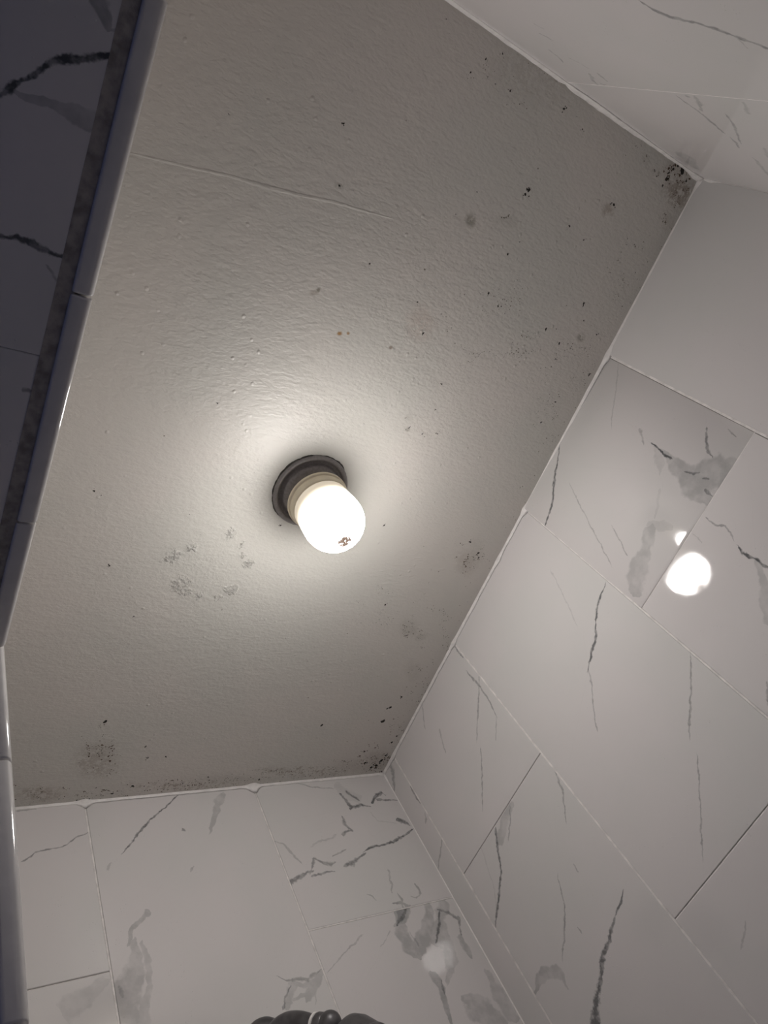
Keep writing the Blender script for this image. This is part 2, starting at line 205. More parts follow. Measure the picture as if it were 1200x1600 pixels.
PATCHES = [(0.5833, -0.0395, 0.0123, 0.0103, 0.43, 0.6, 0.1, 0), (0.6352, -0.0576, 0.028, 0.0099, 2.82, 0.5, 0.55, 0), (0.6906, 0.048, 0.0838, 0.0427, 2.93, 0.35, 0.55, 0), (0.7658, 0.0921, 0.0776, 0.0359, 2.95, 0.4, 0.55, 0), (0.6823, 0.1207, 0.0607, 0.0393, 3.07, 0.3, 0.6, 0), (0.87, 0.043, 0.0117, 0.0078, -3.04, 0.6, 0.2, 0), (0.5743, 0.1075, 0.0344, 0.0276, 0.67, 0.22, 0.1, 3), (0.5439, 0.1525, 0.0043, 0.0035, -2.93, 0.6, 0, 1), (0.4618, 0.1556, 0.0056, 0.0039, 2.97, 0.9, 0, 2), (0.4735, 0.1522, 0.0036, 0.0028, 0.95, 0.8, 0, 2), (0.4103, 0.1119, 0.0037, 0.0034, 0.67, 0.7, 0, 0), (0.4057, 0.1167, 0.0079, 0.004, 2.86, 0.3, 0, 1), (0.6226, 0.2438, 0.0106, 0.008, -2.99, 0.5, 0.4, 0), (0.6843, 0.2562, 0.0151, 0.0105, -3.04, 0.45, 0.45, 0), (0.6596, 0.2628, 0.0108, 0.0064, 3.08, 0.4, 0.4, 0), (0.6276, 0.261, 0.0071, 0.0051, -3.05, 0.5, 0.3, 0), (0.873, 0.4806, 0.0433, 0.0257, 0.77, 0.8, 0.5, 1), (0.8843, 0.4541, 0.0473, 0.0189, 0.95, 0.5, 0.55, 0), (0.8201, 0.6329, 0.0353, 0.0229, -2.61, 0.7, 0.5, 0), (0.856, 0.6495, 0.0229, 0.013, -2.92, 0.7, 0.45, 0), (0.886, 0.689, 0.0221, 0.0137, -2.68, 0.4, 0.4, 0), (0.8789, 0.7338, 0.0393, 0.0213, 0.85, 0.5, 0.55, 0), (0.878, 0.5967, 0.0484, 0.0306, -2.55, 0.4, 0.6, 0), (0.8921, -0.226, 0.0407, 0.0205, 2.91, 1.0, 0.42, 1), (0.8821, -0.2118, 0.0146, 0.0099, 0.38, 0.9, 0.4, 1), (0.9151, -0.2047, 0.0442, 0.0285, -3.13, 0.55, 0.3, 1), (0.9236, -0.164, 0.0281, 0.0167, 0.58, 0.6, 0.4, 1), (0.8505, -0.2077, 0.0106, 0.0065, 3.02, 0.6, 0.3, 0), (0.7836, -0.2078, 0.0135, 0.0079, 2.93, 0.35, 0.35, 0), (0.8227, -0.2147, 0.0129, 0.008, 3.0, 0.6, 0.45, 0), (0.7987, -0.1342, 0.0176, 0.0094, 2.92, 0.4, 0.2, 1), (0.8789, -0.1112, 0.0169, 0.0107, 3.1, 0.45, 0.45, 0), (0.9086, 0.9764, 0.0545, 0.0312, -2.58, 1.0, 0.4, 1), (0.865, 0.987, 0.0786, 0.0216, -3.0, 0.6, 0.45, 1), (0.3333, 0.9099, 0.0387, 0.0271, 0.92, 0.85, 0.42, 1), (0.3319, 0.8711, 0.0536, 0.0285, 1.21, 0.4, 0.5, 0), (0.3303, 0.9266, 0.0549, 0.037, 1.0, 0.3, 0.3, 1), (0.3636, 1.0032, 0.0673, 0.0179, -2.98, 0.45, 0.4, 1), (0.2574, 0.9893, 0.05, 0.0197, -2.95, 0.35, 0.3, 1), (0.5136, 1.0034, 0.1465, 0.0144, -3.02, 0.6, 0.5, 1), (0.671, 0.9799, 0.0584, 0.0084, -3.03, 0.55, 0.45, 0), (0.5841, 0.9938, 0.1114, 0.0147, -3.02, 0.5, 0.5, 0), (0.7454, 0.991, 0.1284, 0.0174, -3.03, 0.5, 0.5, 1), (0.9167, 0.8904, 0.0651, 0.0287, 0.97, 0.45, 0.5, 1), (0.9183, 0.7952, 0.0814, 0.0317, 1.0, 0.4, 0.55, 0), (0.9265, 0.656, 0.0751, 0.0312, 0.96, 0.35, 0.55, 0), (0.8839, 0.1681, 0.0821, 0.0502, 0.69, 0.3, 0.55, 0), (0.8818, 0.0762, 0.0771, 0.0489, 0.63, 0.3, 0.55, 0), (0.8851, -0.0646, 0.0673, 0.0367, 0.72, 0.3, 0.5, 0), (0.5866, -0.2282, 0.0913, 0.0487, 2.78, 0.12, 0.3, 1), (0.7893, -0.2362, 0.0617, 0.0319, 2.87, 0.3, 0.5, 1), (0.6714, -0.2114, 0.0129, 0.0059, 2.8, 0.3, 0.4, 0), (0.2603, 0.5523, 0.0055, 0.0048, 0.83, 0.6, 0.3, 0), (0.3893, -0.0106, 0.0075, 0.0042, 2.79, 0.3, 0.2, 0), (0.5132, -0.1877, 0.0378, 0.0329, 3.12, 0.2, 0.5, 1), (0.9681, 0.6706, 0.0214, 0.0128, -2.54, 0.3, 0.5, 0), (0.7449, 0.5979, 0.09, 0.0547, -2.93, 0.2, 0.6, 0), (0.3246, -0.0001, 0.261, 0.1465, 2.76, 0.05, 0.3, 1)]
RIDGE = [(0.1686, 0.0439, 0.00094), (0.2213, 0.0353, 0.00132), (0.2632, 0.0277, 0.00137), (0.3086, 0.0228, 0.00215), (0.3479, 0.0165, 0.00149), (0.3885, 0.0086, 0.00154), (0.4237, 0.0047, 0.00119), (0.4602, -0.0001, 0.00082)]
BLISTERS = [(0.367, 0.5726, 0.01452), (0.3799, 0.5865, 0.0095), (0.4311, 0.593, 0.00662), (0.4022, 0.5917, 0.00539), (0.4474, 0.576, 0.01108), (0.4579, 0.5263, 0.00872), (0.3418, 0.5281, 0.01191), (0.3643, 0.5089, 0.00801), (0.4452, 0.5138, 0.00644), (0.4136, 0.4805, 0.00925), (0.4365, 0.4943, 0.00527), (0.3946, 0.5447, 0.06275), (0.1593, 0.009, 0.00241), (0.1491, 0.0165, 0.00179), (0.1694, 0.0223, 0.00184), (0.2975, 0.1066, 0.00224), (0.5663, 0.2227, 0.00409), (0.6636, -0.1507, 0.00273)]

XA, YB, YC, H, XL, ZS = .9425, 1.0174, -.2354, .8514, .104, .572
FLOOR = -CZ
# ---------------------------------------------------------------- node helpers
class NT:
    def __init__(s, name):
        s.m = bpy.data.materials.new(name); s.m.use_nodes = True
        s.t = s.m.node_tree; s.n = s.t.nodes; s.l = s.t.links
        s.b = s.n['Principled BSDF']; s.out = s.n['Material Output']
    def node(s, typ, **kw):
        n = s.n.new(typ)
        for k, v in kw.items(): setattr(n, k, v)
        return n
    def put(s, sock, v):
        if isinstance(v, bpy.types.NodeSocket): s.l.new(v, sock)
        elif v is not None: sock.default_value = v
    def math(s, op, a, b=None, c=None, clamp=False):
        n = s.node('ShaderNodeMath', operation=op, use_clamp=clamp)
        for i, v in enumerate((a, b, c)):
            if v is not None: s.put(n.inputs[i], v)
        return n.outputs[0]
    def vmath(s, op, a, b=None, scale=None):
        n = s.node('ShaderNodeVectorMath', operation=op)
        s.put(n.inputs[0], a)
        if b is not None: s.put(n.inputs[1], b)
        if scale is not None: s.put(n.inputs['Scale'], scale)
        return n.outputs['Value'] if op in ('DOT_PRODUCT', 'DISTANCE', 'LENGTH') else n.outputs['Vector']
    def rng(s, v, a, b, c=0.0, d=1.0, smooth=True):
        n = s.node('ShaderNodeMapRange', interpolation_type='SMOOTHSTEP' if smooth else 'LINEAR')
        for i, x in enumerate((v, a, b, c, d)): s.put(n.inputs[i], x)
        return n.outputs[0]
    def noise(s, vec, scale, detail=3, rough=.55, out='Fac'):
        n = s.node('ShaderNodeTexNoise')
        s.put(n.inputs['Vector'], vec); n.inputs['Scale'].default_value = scale
        n.inputs['Detail'].default_value = detail; n.inputs['Roughness'].default_value = rough
        return n.outputs[0] if out == 'Fac' else n.outputs[1]
    def mix(s, f, a, b):
        n = s.node('ShaderNodeMix', data_type='RGBA')
        s.put(n.inputs[0], f); s.put(n.inputs[6], a); s.put(n.inputs[7], b)
        return n.outputs[2]
    def curve(s, v, pts):
        n = s.node('ShaderNodeFloatCurve'); cu = n.mapping; cu.extend = 'HORIZONTAL'
        c = cu.curves[0]
        c.points[0].location = pts[0]; c.points[1].location = pts[-1]
        for p in pts[1:-1]: c.points.new(*p)
        for p in c.points: p.handle_type = 'VECTOR'
        cu.update(); s.put(n.inputs['Value'], v)
        return n.outputs[0]
    def bump(s, h, dist, strength=1.0):
        n = s.node('ShaderNodeBump'); n.inputs['Strength'].default_value = strength
        n.inputs['Distance'].default_value = dist; s.put(n.inputs['Height'], h)
        s.l.new(n.outputs[0], s.b.inputs['Normal'])
    def stroke(s, vec, pts, soft, rag=None):
        """mask of one hand-placed vein: pts = (a, b, half width) in the plane of the surface"""
        P = [Vector((p[0], p[1])) for p in pts]
        e = P[-1] - P[0]; L = e.length; e /= L; nn = Vector((-e.y, e.x)); pad = .06
        ts = [((p - P[0]).dot(e) / L + pad) / (1 + 2 * pad) for p in P]
        ds = [(p - P[0]).dot(nn) for p in P]
        ws = [max(p[2], .0009) for p in pts]
        keep = [0]
        for i in range(1, len(P)):
            if ts[i] > ts[keep[-1]] + .01: keep.append(i)
        lo, hi = min(ds) - 1e-4, max(ds) + 1e-4; wm = max(ws)
        k = 1 / (L * (1 + 2 * pad))
        t = s.math('ADD', s.vmath('DOT_PRODUCT', vec, (e.x * k, e.y * k, 0)), -P[0].dot(e) * k + pad / (1 + 2 * pad))
        d = s.curve(t, [(ts[i], (ds[i] - lo) / (hi - lo)) for i in keep])
        wv = s.curve(t, [(0, 0)] + [(ts[i], ws[i] / wm) for i in keep] + [(1, 0)])
        sd = s.vmath('DOT_PRODUCT', vec, (nn.x, nn.y, 0))
        off = s.math('SUBTRACT', s.math('MULTIPLY_ADD', d, hi - lo, lo + P[0].dot(nn)), sd)
        r = s.math('DIVIDE', s.math('ABSOLUTE', off), s.math('MAXIMUM', s.math('MULTIPLY', wv, wm), 2e-5))
        if rag is not None: r = s.math('ADD', r, rag)
        return s.rng(r, 1.15, .75 if soft else .35)
MCACHE = {}
def marble(key, veins=(), tf=None):
    """white glazed marble-look tile; veins are print of that one tile. tf maps plane metres to the tile's own frame"""
    if not veins and key in MCACHE: return MCACHE[key]
    s = NT('marble_tile_' + key)
    co = s.node('ShaderNodeTexCoord').outputs['Object']
    oi = s.node('ShaderNodeObjectInfo').outputs['Random']
    sh = s.vmath('ADD', co, s.node('ShaderNodeCombineXYZ').outputs[0])
    cx = s.node('ShaderNodeCombineXYZ'); s.l.new(s.math('MULTIPLY', oi, 9.0), cx.inputs[2])
    sh = s.vmath('ADD', co, cx.outputs[0])
    dis = s.vmath('SUBTRACT', s.noise(sh, 60, 3, .6, 'Color'), (.5, .5, .5))
    vec = s.vmath('ADD', co, s.vmath('SCALE', dis, scale=.0085))
    cloud = s.rng(s.noise(sh, 4.0, 3), .35, .7)
    base = s.mix(cloud, (.735, .700, .695, 1), (.700, .685, .670, 1))
    lightm = darkm = None
    dis3 = s.vmath('SUBTRACT', s.noise(sh, 22, 3, .6, 'Color'), (.5, .5, .5))
    vsoft = s.vmath('ADD', vec, s.vmath('SCALE', dis3, scale=.016))
    rsoft = s.math('MULTIPLY_ADD', s.noise(sh, 42, 3, .5), 1.7, -.85)
    rdark = s.math('MULTIPLY_ADD', s.noise(sh, 130, 3, .6), 2.0, -.95)
    for pts, k, soft in veins:
        q = [(tf(p[0], p[1]) + (p[2],)) for p in pts]
        m = s.math('MULTIPLY', s.stroke(vsoft if soft else vec, q, soft, rsoft if soft else rdark), k)
        if soft: lightm = m if lightm is None else s.math('MAXIMUM', lightm, m)
        else: darkm = m if darkm is None else s.math('MAXIMUM', darkm, m)
    mott = s.noise(sh, 45, 3)
    if lightm is not None:
        lm = s.math('MULTIPLY', lightm, s.rng(mott, .3, .65, .6, 1.5), clamp=True)
        base = s.mix(lm, base, (.27, .275, .275, 1))
    if darkm is not None:
        dm = s.math('MULTIPLY', darkm, s.rng(s.noise(sh, 110, 3), .35, .6, .7, 1.1), clamp=True)
        base = s.mix(dm, base, (.050, .056, .062, 1))
    s.l.new(base, s.b.inputs['Base Color'])
    s.b.inputs['Roughness'].default_value = .045
    s.b.inputs['IOR'].default_value = 1.5
    drops = s.node('ShaderNodeTexVoronoi'); s.put(drops.inputs['Vector'], sh); drops.inputs['Scale'].default_value = 210
    pin = s.math('MULTIPLY', s.rng(drops.outputs['Distance'], .2, .05), s.rng(s.noise(sh, 26, 2), .56, .66))
    h = s.math('ADD', s.math('MULTIPLY', pin, .35), s.math('MULTIPLY', s.noise(sh, 500, 2), .012))
    s.bump(h, .001)
    if not veins: MCACHE[key] = s.m
    return s.m
def plain(name, col, rough=.6, metal=0, var=.08, nscale=60, bump=0, bscale=200):
    s = NT(name); co = s.node('ShaderNodeTexCoord').outputs['Object']
    f = s.noise(co, nscale, 4)
    c2 = tuple(x * (1 - var * 3) for x in col) + (1,)
    s.l.new(s.mix(s.rng(f, .35, .7), tuple(col) + (1,), c2), s.b.inputs['Base Color'])
    s.b.inputs['Roughness'].default_value = rough; s.b.inputs['Metallic'].default_value = metal
    if bump: s.bump(s.noise(co, bscale, 3), bump)
    return s.m
M = {
 'grout': plain('pale_grout', (.93, .89, .865), .85, bump=.0006, bscale=400),
 'mortar': plain('dark_mortar', (.10, .085, .075), .95),
 'caulk': plain('white_sealant', (.95, .915, .89), .40, bump=.0008, bscale=180, var=.04),
 'band': plain('old_brown_grout', (.42, .38, .35), .7, bump=.0005, var=.15, nscale=90),
 'trim': plain('glazed_trim', (.68, .66, .655), .09, var=.02),
 'paint': plain('wall_paint', (.70, .68, .64), .6),
 'floor': plain('floor_tile', (.06, .06, .065), .5),
 'galv': plain('galvanised_metal', (.27, .25, .245), .36, metal=.15, var=.07, nscale=300, bump=.0006, bscale=160),
 'grime': plain('cut_paint_edge', (.085, .08, .07), .8, var=.25, nscale=400, bump=.001, bscale=350),
 'cream': plain('cream_plastic', (.88, .79, .60), .35, var=.03),
 'chrome': plain('dark_chrome', (.15, .145, .15), .42, metal=.6, var=.1),
 'ring': plain('white_washer', (.85, .83, .80), .3, var=.02),
 'rubber': plain('nozzle_rubber', (.06, .06, .065), .5),
}
# ---------------------------------------------------------------- mesh helpers
def link(name, me, mat, parent=None, mw=None, kind=None):
    me.materials.clear(); me.materials.append(mat)
    o = bpy.data.objects.new(name, me); C.objects.link(o)
    if mw is not None: o.matrix_world = mw
    if parent:
        o.parent = parent
        o.matrix_parent_inverse = parent.matrix_world.inverted()
    if kind: o['kind'] = kind
    return o
def mesh(name, verts, faces, smooth=False):
    me = bpy.data.meshes.new(name); me.from_pydata(verts, [], faces); me.update()
    bm = bmesh.new(); bm.from_mesh(me); bmesh.ops.recalc_face_normals(bm, faces=bm.faces[:])
    bm.to_mesh(me); bm.free()
    if smooth:
        for p in me.polygons: p.use_smooth = True
    return me
def boxes(name, bs, mat, parent=None, kind=None):
    v, f = [], []
    for (x0, y0, z0, x1, y1, z1) in bs:
        b = len(v)
        v += [(x, y, z + CZ) for z in (z0, z1) for y in (y0, y1) for x in (x0, x1)]
        f += [tuple(b + i for i in q) for q in ((0, 1, 3, 2), (4, 5, 7, 6), (0, 1, 5, 4), (2, 3, 7, 6), (0, 2, 6, 4), (1, 3, 7, 5))]
    return link(name, mesh(name, v, f), mat, parent, None, kind)
def slab(wd, hd, th, ch):
    """tile: front face at local z = 0 facing +z, chamfered front edge, body behind it"""
    x, y = wd / 2, hd / 2
    v = []
    for (ix, zz) in ((ch, 0.0), (0, -ch), (0, -th)):
        v += [(-x + ix, -y + ix, zz), (x - ix, -y + ix, zz), (x - ix, y - ix, zz), (-x + ix, y - ix, zz)]
    f = [(0, 1, 2, 3)]
    for r in (0, 4):
        for i in range(4): f.append((r + i, r + 4 + i, r + 4 + (i + 1) % 4, r + (i + 1) % 4))
    f.append((11, 10, 9, 8))
    return mesh('tile', v, f)
def bowed_slab(wd, hd, th, ch, ramp, slope):
    """tile whose lower edge falls away: slope over the last half of ramp, eased in over the first half"""
    x, y = wd / 2, hd / 2; v, f = [], []; n = 24
    ts = [-y + ch, ] + [-y + ch + ramp * i / n for i in range(1, n + 1)] + [y - ch]
    def depth(yy):
        t = yy + y
        if t >= ramp: return 0.0
        k = ramp * .25
        if t > ramp - k: return -slope * (ramp - t) ** 2 / (2 * k)
        return -slope * (k / 2 + (ramp - k - t))
    rows = [(-y, -ch + depth(-y))] + [(q, depth(q)) for q in ts] + [(y, -ch)]
    for i, (q, z) in enumerate(rows):
        e = i in (0, len(rows) - 1)
        v += [(-x, q, z - (0 if e else ch)), (-x + ch, q, z), (x - ch, q, z), (x, q, z - (0 if e else ch))]
    for i in range(len(rows) - 1):
        for j in range(3): f.append((i * 4 + j, i * 4 + j + 1, i * 4 + 5 + j, i * 4 + 4 + j))
    m0 = len(rows) - 1; b = len(v)
    v += [(-x, -y, -th), (x, -y, -th), (x, y, -th), (-x, y, -th)]
    f += [(b, b + 3, b + 2, b + 1), (0, b, b + 1, 3, 2, 1), (m0 * 4, m0 * 4 + 1, m0 * 4 + 2, m0 * 4 + 3, b + 2, b + 3),
          tuple([i * 4 for i in range(m0 + 1)][::-1] + [b, b + 3]), tuple([i * 4 + 3 for i in range(m0 + 1)] + [b + 2, b + 1])]
    me = mesh('tile', v, f)
    for i, p in enumerate(me.polygons): p.use_smooth = 0 < i // 3 < m0 - 1 and i % 3 == 1 and i < m0 * 3
    return me
def frame(W, a, b, off=0.0):
    """matrix of a tile centred at plane coordinates a, b of surface W, front face off metres proud"""
    X, Y, N, o = {'A': ((0, -1, 0), (0, 0, 1), (-1, 0, 0), lambda a, b: (XA, a, b)),
                  'B': ((1, 0, 0), (0, 0, 1), (0, -1, 0), lambda a, b: (a, YB, b)),
                  'C': ((-1, 0, 0), (0, 0, 1), (0, 1, 0), lambda a, b: (a, YC, b)),
                  'L': ((0, 1, 0), (0, 0, 1), (1, 0, 0), lambda a, b: (XL, a, b)),
                  'J': ((1, 0, 0), (0, 0, 1), (0, -1, 0), lambda a, b: (a, .4725, b)),
                  'S': ((1, 0, 0), (0, -1, 0), (0, 0, -1), lambda a, b: (a, b, ZS + .002))}[W]
    p = Vector(o(a, b)) + Vector(N) * off + Vector((0, 0, CZ))
    return Matrix(((X[0], Y[0], N[0], p.x), (X[1], Y[1], N[1], p.y), (X[2], Y[2], N[2], p.z), (0, 0, 0, 1)))
SG = {'A': (-1, 1), 'B': (1, 1), 'C': (-1, 1), 'L': (1, 1), 'J': (1, 1), 'S': (1, -1)}
TH = .008
def tile(W, a0, a1, b0, b1, parent, key=None, vkeys=(), ga0=.0015, ga1=.0015, gb0=.0008, gb1=.0008, tilt=None, off=None):
    a0 += ga0; a1 -= ga1; b0 += gb0; b1 -= gb1
    ac, bc = (a0 + a1) / 2, (b0 + b1) / 2; sa, sb = SG[W]
    veins = [v for k in vkeys for v in VEINS.get(k, []) if any(a0 - .012 < p[0] < a1 + .012 and b0 - .012 < p[1] < b1 + .012 for p in v[0])]
    mat = marble(key or 'plain', veins, lambda a, b: ((a - ac) * sa, (b - bc) * sb))
    if tilt is None: tilt = (random.uniform(-.0012, .0012), random.uniform(-.0012, .0012))
    if off is None: off = random.uniform(-.0003, .0003)
    mw = frame(W, ac, bc, off) @ Matrix.Rotation(tilt[0], 4, 'X') @ Matrix.Rotation(tilt[1], 4, 'Y')
    me = bowed_slab(a1 - a0, b1 - b0, TH, .0007, .100, .040) if key == 'A3a' else slab(a1 - a0, b1 - b0, TH, .0007)
    return link('tile', me, mat, parent, mw)
def grout(W, a0, a1, b0, b1, parent, depth=.0012, mat='grout'):
    mw = frame(W, (a0 + a1) / 2, (b0 + b1) / 2, -depth)
    return link('grout_line', slab(a1 - a0, b1 - b0, TH - depth - .0002, .0002), M[mat], parent, mw)
def lathe(name, prof, mat, parent, mw=None, n=64, jit=0, close=False):
    v, f = [], []
    for i in range(n):
        a = 2 * math.pi * i / n; j = 1 + (random.uniform(-jit, jit) if jit else 0)
        for (r, z) in prof: v.append((r * j * math.cos(a), r * j * math.sin(a), z))
    k = len(prof)
    for i in range(n):
        for q in range(k - 1):
            f.append((i * k + q, ((i + 1) % n) * k + q, ((i + 1) % n) * k + q + 1, i * k + q + 1))
    me = bpy.data.meshes.new(name); me.from_pydata(v, [], f)
    bm = bmesh.new(); bm.from_mesh(me); bmesh.ops.remove_doubles(bm, verts=bm.verts[:], dist=1e-6)
    bmesh.ops.recalc_face_normals(bm, faces=bm.faces[:]); bm.to_mesh(me); bm.free()
    for p in me.polygons: p.use_smooth = True
    return link(name, me, mat, parent, mw)
def bead(name, p0, p1, d1, d2, w1, w2, parent, bumps=(), mat='caulk', jit=.18, step=.006):
    """sealant bead in a corner running p0 -> p1; d1, d2 point along the two surfaces"""
    p0, p1, d1, d2 = (Vector(q) for q in (p0, p1, d1, d2)); L = (p1 - p0).length; e = (p1 - p0) / L
    n = max(3, int(L / step)); v, f = [], []; a = b = c = 1.0
    for i in range(n + 1):
        s = L * i / n
        a += (1 - a) * .25 + random.uniform(-jit, jit) * .5; b += (1 - b) * .25 + random.uniform(-jit, jit) * .5
        g = 1 + sum(k * math.exp(-((s - c0) / wd) ** 2) for (c0, wd, k) in bumps)
        o = p0 + e * s; u = w1 * a * g; t = w2 * b * g
        back = -(d1 + d2) * .0008
        for q in (back, d1 * u, d1 * u * .55 + d2 * t * .22, d1 * u * .28 + d2 * t * .5, d2 * t):
            r = o + q; v.append((r.x, r.y, r.z + CZ))
    for i in range(n):
        for q in range(5): f.append((i * 5 + q, i * 5 + (q + 1) % 5, i * 5 + 5 + (q + 1) % 5, i * 5 + 5 + q))
    f += [(4, 3, 2, 1, 0), tuple(n * 5 + i for i in range(5))]
    me = mesh(name, v, f, True)
    return link(name, me, M[mat], parent)
# ---------------------------------------------------------------- ceiling
def ceiling_material():
    s = NT('painted_ceiling'); co = s.node('ShaderNodeTexCoord').outputs['Object']
    flat = s.vmath('MULTIPLY', co, (1, 1, 0))
    nz = s.noise(co, 330, 4, .65); big = s.noise(co, 90, 4, .6)
    dis2 = s.vmath('SUBTRACT', s.noise(co, 70, 3, .6, 'Color'), (.5, .5, .5))
    fl2 = s.vmath('MULTIPLY', s.vmath('ADD', co, s.vmath('SCALE', dis2, scale=.022)), (1, 1, 0))
    fl3 = s.vmath('MULTIPLY', s.vmath('ADD', co, s.vmath('SCALE', dis2, scale=.006)), (1, 1, 0))
    nmix = s.math('ADD', s.math('MULTIPLY', nz, .55), s.math('MULTIPLY', big, .45))
    acc = {}
    for (x, y, sx, sy, an, st, th, ci) in PATCHES:
        if th > .3 and sx < .12: st = st * .22; th = .1
        if st < .1: continue
        mp = s.node('ShaderNodeMapping', vector_type='TEXTURE')
        mp.inputs['Location'].default_value = (x, y, 0); mp.inputs['Rotation'].default_value = (0, 0, an)
        mp.inputs['Scale'].default_value = (sx * 1.1, sy * 1.1, 1); s.l.new(fl2 if sx > .014 else fl3, mp.inputs['Vector'])
        fall = s.rng(s.vmath('LENGTH', mp.outputs[0]), 1.0, .25, 0, st)
        if th > .05: fall = s.math('MULTIPLY', fall, s.rng(nmix, .36 + .27 * th, .46 + .27 * th))
        acc[ci] = fall if ci not in acc else s.math('MAXIMUM', acc[ci], fall)
    col = s.mix(s.rng(s.noise(co, 3.0, 3), .35, .65), (.69, .65, .605, 1), (.635, .62, .575, 1))
    for ci, c in ((3, (.55, .38, .30, 1)), (0, (.16, .145, .10, 1)), (1, (.17, .10, .05, 1)), (2, (.34, .17, .035, 1))):
        if ci in acc: col = s.mix(acc[ci], col, c)
    s.l.new(col, s.b.inputs['Base Color'])
    s.b.inputs['Roughness'].default_value = .42
    # relief: orange peel, pimples, a plaster ridge and peeled blisters (heights in mm)
    st = s.vmath('MULTIPLY', co, (.75, 1.25, 1))
    h = s.math('ADD', s.math('MULTIPLY', s.noise(st, 230, 3, .6), .75), s.math('MULTIPLY', s.noise(st, 75, 2), .9))
    vo = s.node('ShaderNodeTexVoronoi'); s.put(vo.inputs['Vector'], co); vo.inputs['Scale'].default_value = 48
    h = s.math('ADD', h, s.math('MULTIPLY', s.math('MULTIPLY', s.rng(vo.outputs['Distance'], .16, .02), s.rng(s.noise(co, 9, 1), .45, .6)), .7))
    rd = s.stroke(flat, [(p[0], p[1], p[2] * 1.3) for p in RIDGE], False)
    h = s.math('ADD', h, s.math('MULTIPLY', rd, .38))
    bl = None
    for (x, y, r) in BLISTERS[:12]:
        q = s.rng(s.math('DIVIDE', s.vmath('DISTANCE', fl2, (x, y, 0)), r * 1.4), 1.0, .3, 0, .10 if r > .03 else 1)
        bl = q if bl is None else s.math('MAXIMUM', bl, q)
    h = s.math('ADD', h, s.math('MULTIPLY', s.math('MULTIPLY', bl, s.rng(s.noise(co, 190, 4, .65), .42, .6)), 1.6))
    s.bump(h, .001, 1.0)
    return s.m
ceiling = boxes('ceiling', [(-.06, YC - .02, H, XA + .03, YB + .03, H + .03)], ceiling_material(), kind='structure')
def mould(name, mat, grains):
    """flat irregular colonies of mould sitting on the paint: (x, y, radius)"""
    v, f = [], []
    for (x, y, r) in grains:
        n = 5 if r < .0008 else 9; b = len(v); ph = random.uniform(0, 6.28); el = random.uniform(.6, 1.0)
        z = H + CZ - .00012 - random.random() * .0001
        for i in range(n):
            t = 2 * math.pi * i / n; q = r * random.uniform(.65, 1.2)
            px, py = q * math.cos(t), q * math.sin(t) * el
            v.append((x + px * math.cos(ph) - py * math.sin(ph), y + px * math.sin(ph) + py * math.cos(ph), z))
        f.append(tuple(b + i for i in range(n))[::-1])
    me = bpy.data.meshes.new(name); me.from_pydata(v, [], f); me.update()
    link(name, me, mat, ceiling, None, 'stuff')
rm = random.Random(11)
black, olive, brown = [], [], []
for (x, y, r) in SPECKS:
    black.append((x, y, r * .62))
    for k in range(4): black.append((x + rm.gauss(0, r * .55), y + rm.gauss(0, r * .55), r * rm.uniform(.15, .4)))
for (x, y, sx, sy, an, st, th, ci) in PATCHES:
    if th < .25 or sx > .25: continue
    area = sx * sy * 3.14; n = int(min(420, area * 1e6 * .050 * st * (1.35 - th)))
    cl = [(rm.gauss(0, .42), rm.gauss(0, .42)) for _ in range(max(2, n // 9))]
    for k in range(n):
        c = rm.choice(cl); u = c[0] + rm.gauss(0, .09); w_ = c[1] + rm.gauss(0, .09)
        X = x + u * sx * math.cos(an) - w_ * sy * math.sin(an); Y = y + u * sx * math.sin(an) + w_ * sy * math.cos(an)
        if not (XL < X < XA - .003 and YC + .003 < Y < YB - .003): continue
        r = .00028 + rm.random() ** 3 * .0011 * (.5 + st)
        (brown if ci == 1 and rm.random() < .75 else (black if rm.random() < .10 + .25 * (st > .8) else olive)).append((X, Y, r))
for k in range(420):
    X, Y = rm.uniform(XL, XA), rm.uniform(YC, YB)
    if rm.random() < (X - .15) / .9: (olive if rm.random() < .8 else black).append((X, Y, .0003 + rm.random() ** 4 * .0011))
for k in range(260): olive.append((XA - abs(rm.gauss(0, .03)) - .004, rm.uniform(YC, YB), .0003 + rm.random() ** 4 * .001))
for k in range(320): (brown if k % 3 else black).append((rm.uniform(.2, XA), YB - abs(rm.gauss(0, .012)) - .003, .0003 + rm.random() ** 4 * .0011))
mould('mould', plain('black_mould', (.035, .031, .026), .9), black)
mould('mould', plain('olive_mould', (.215, .195, .15), .9, var=.12), olive)
mould('mould', plain('brown_mould', (.115, .070, .040), .9, var=.12), brown)
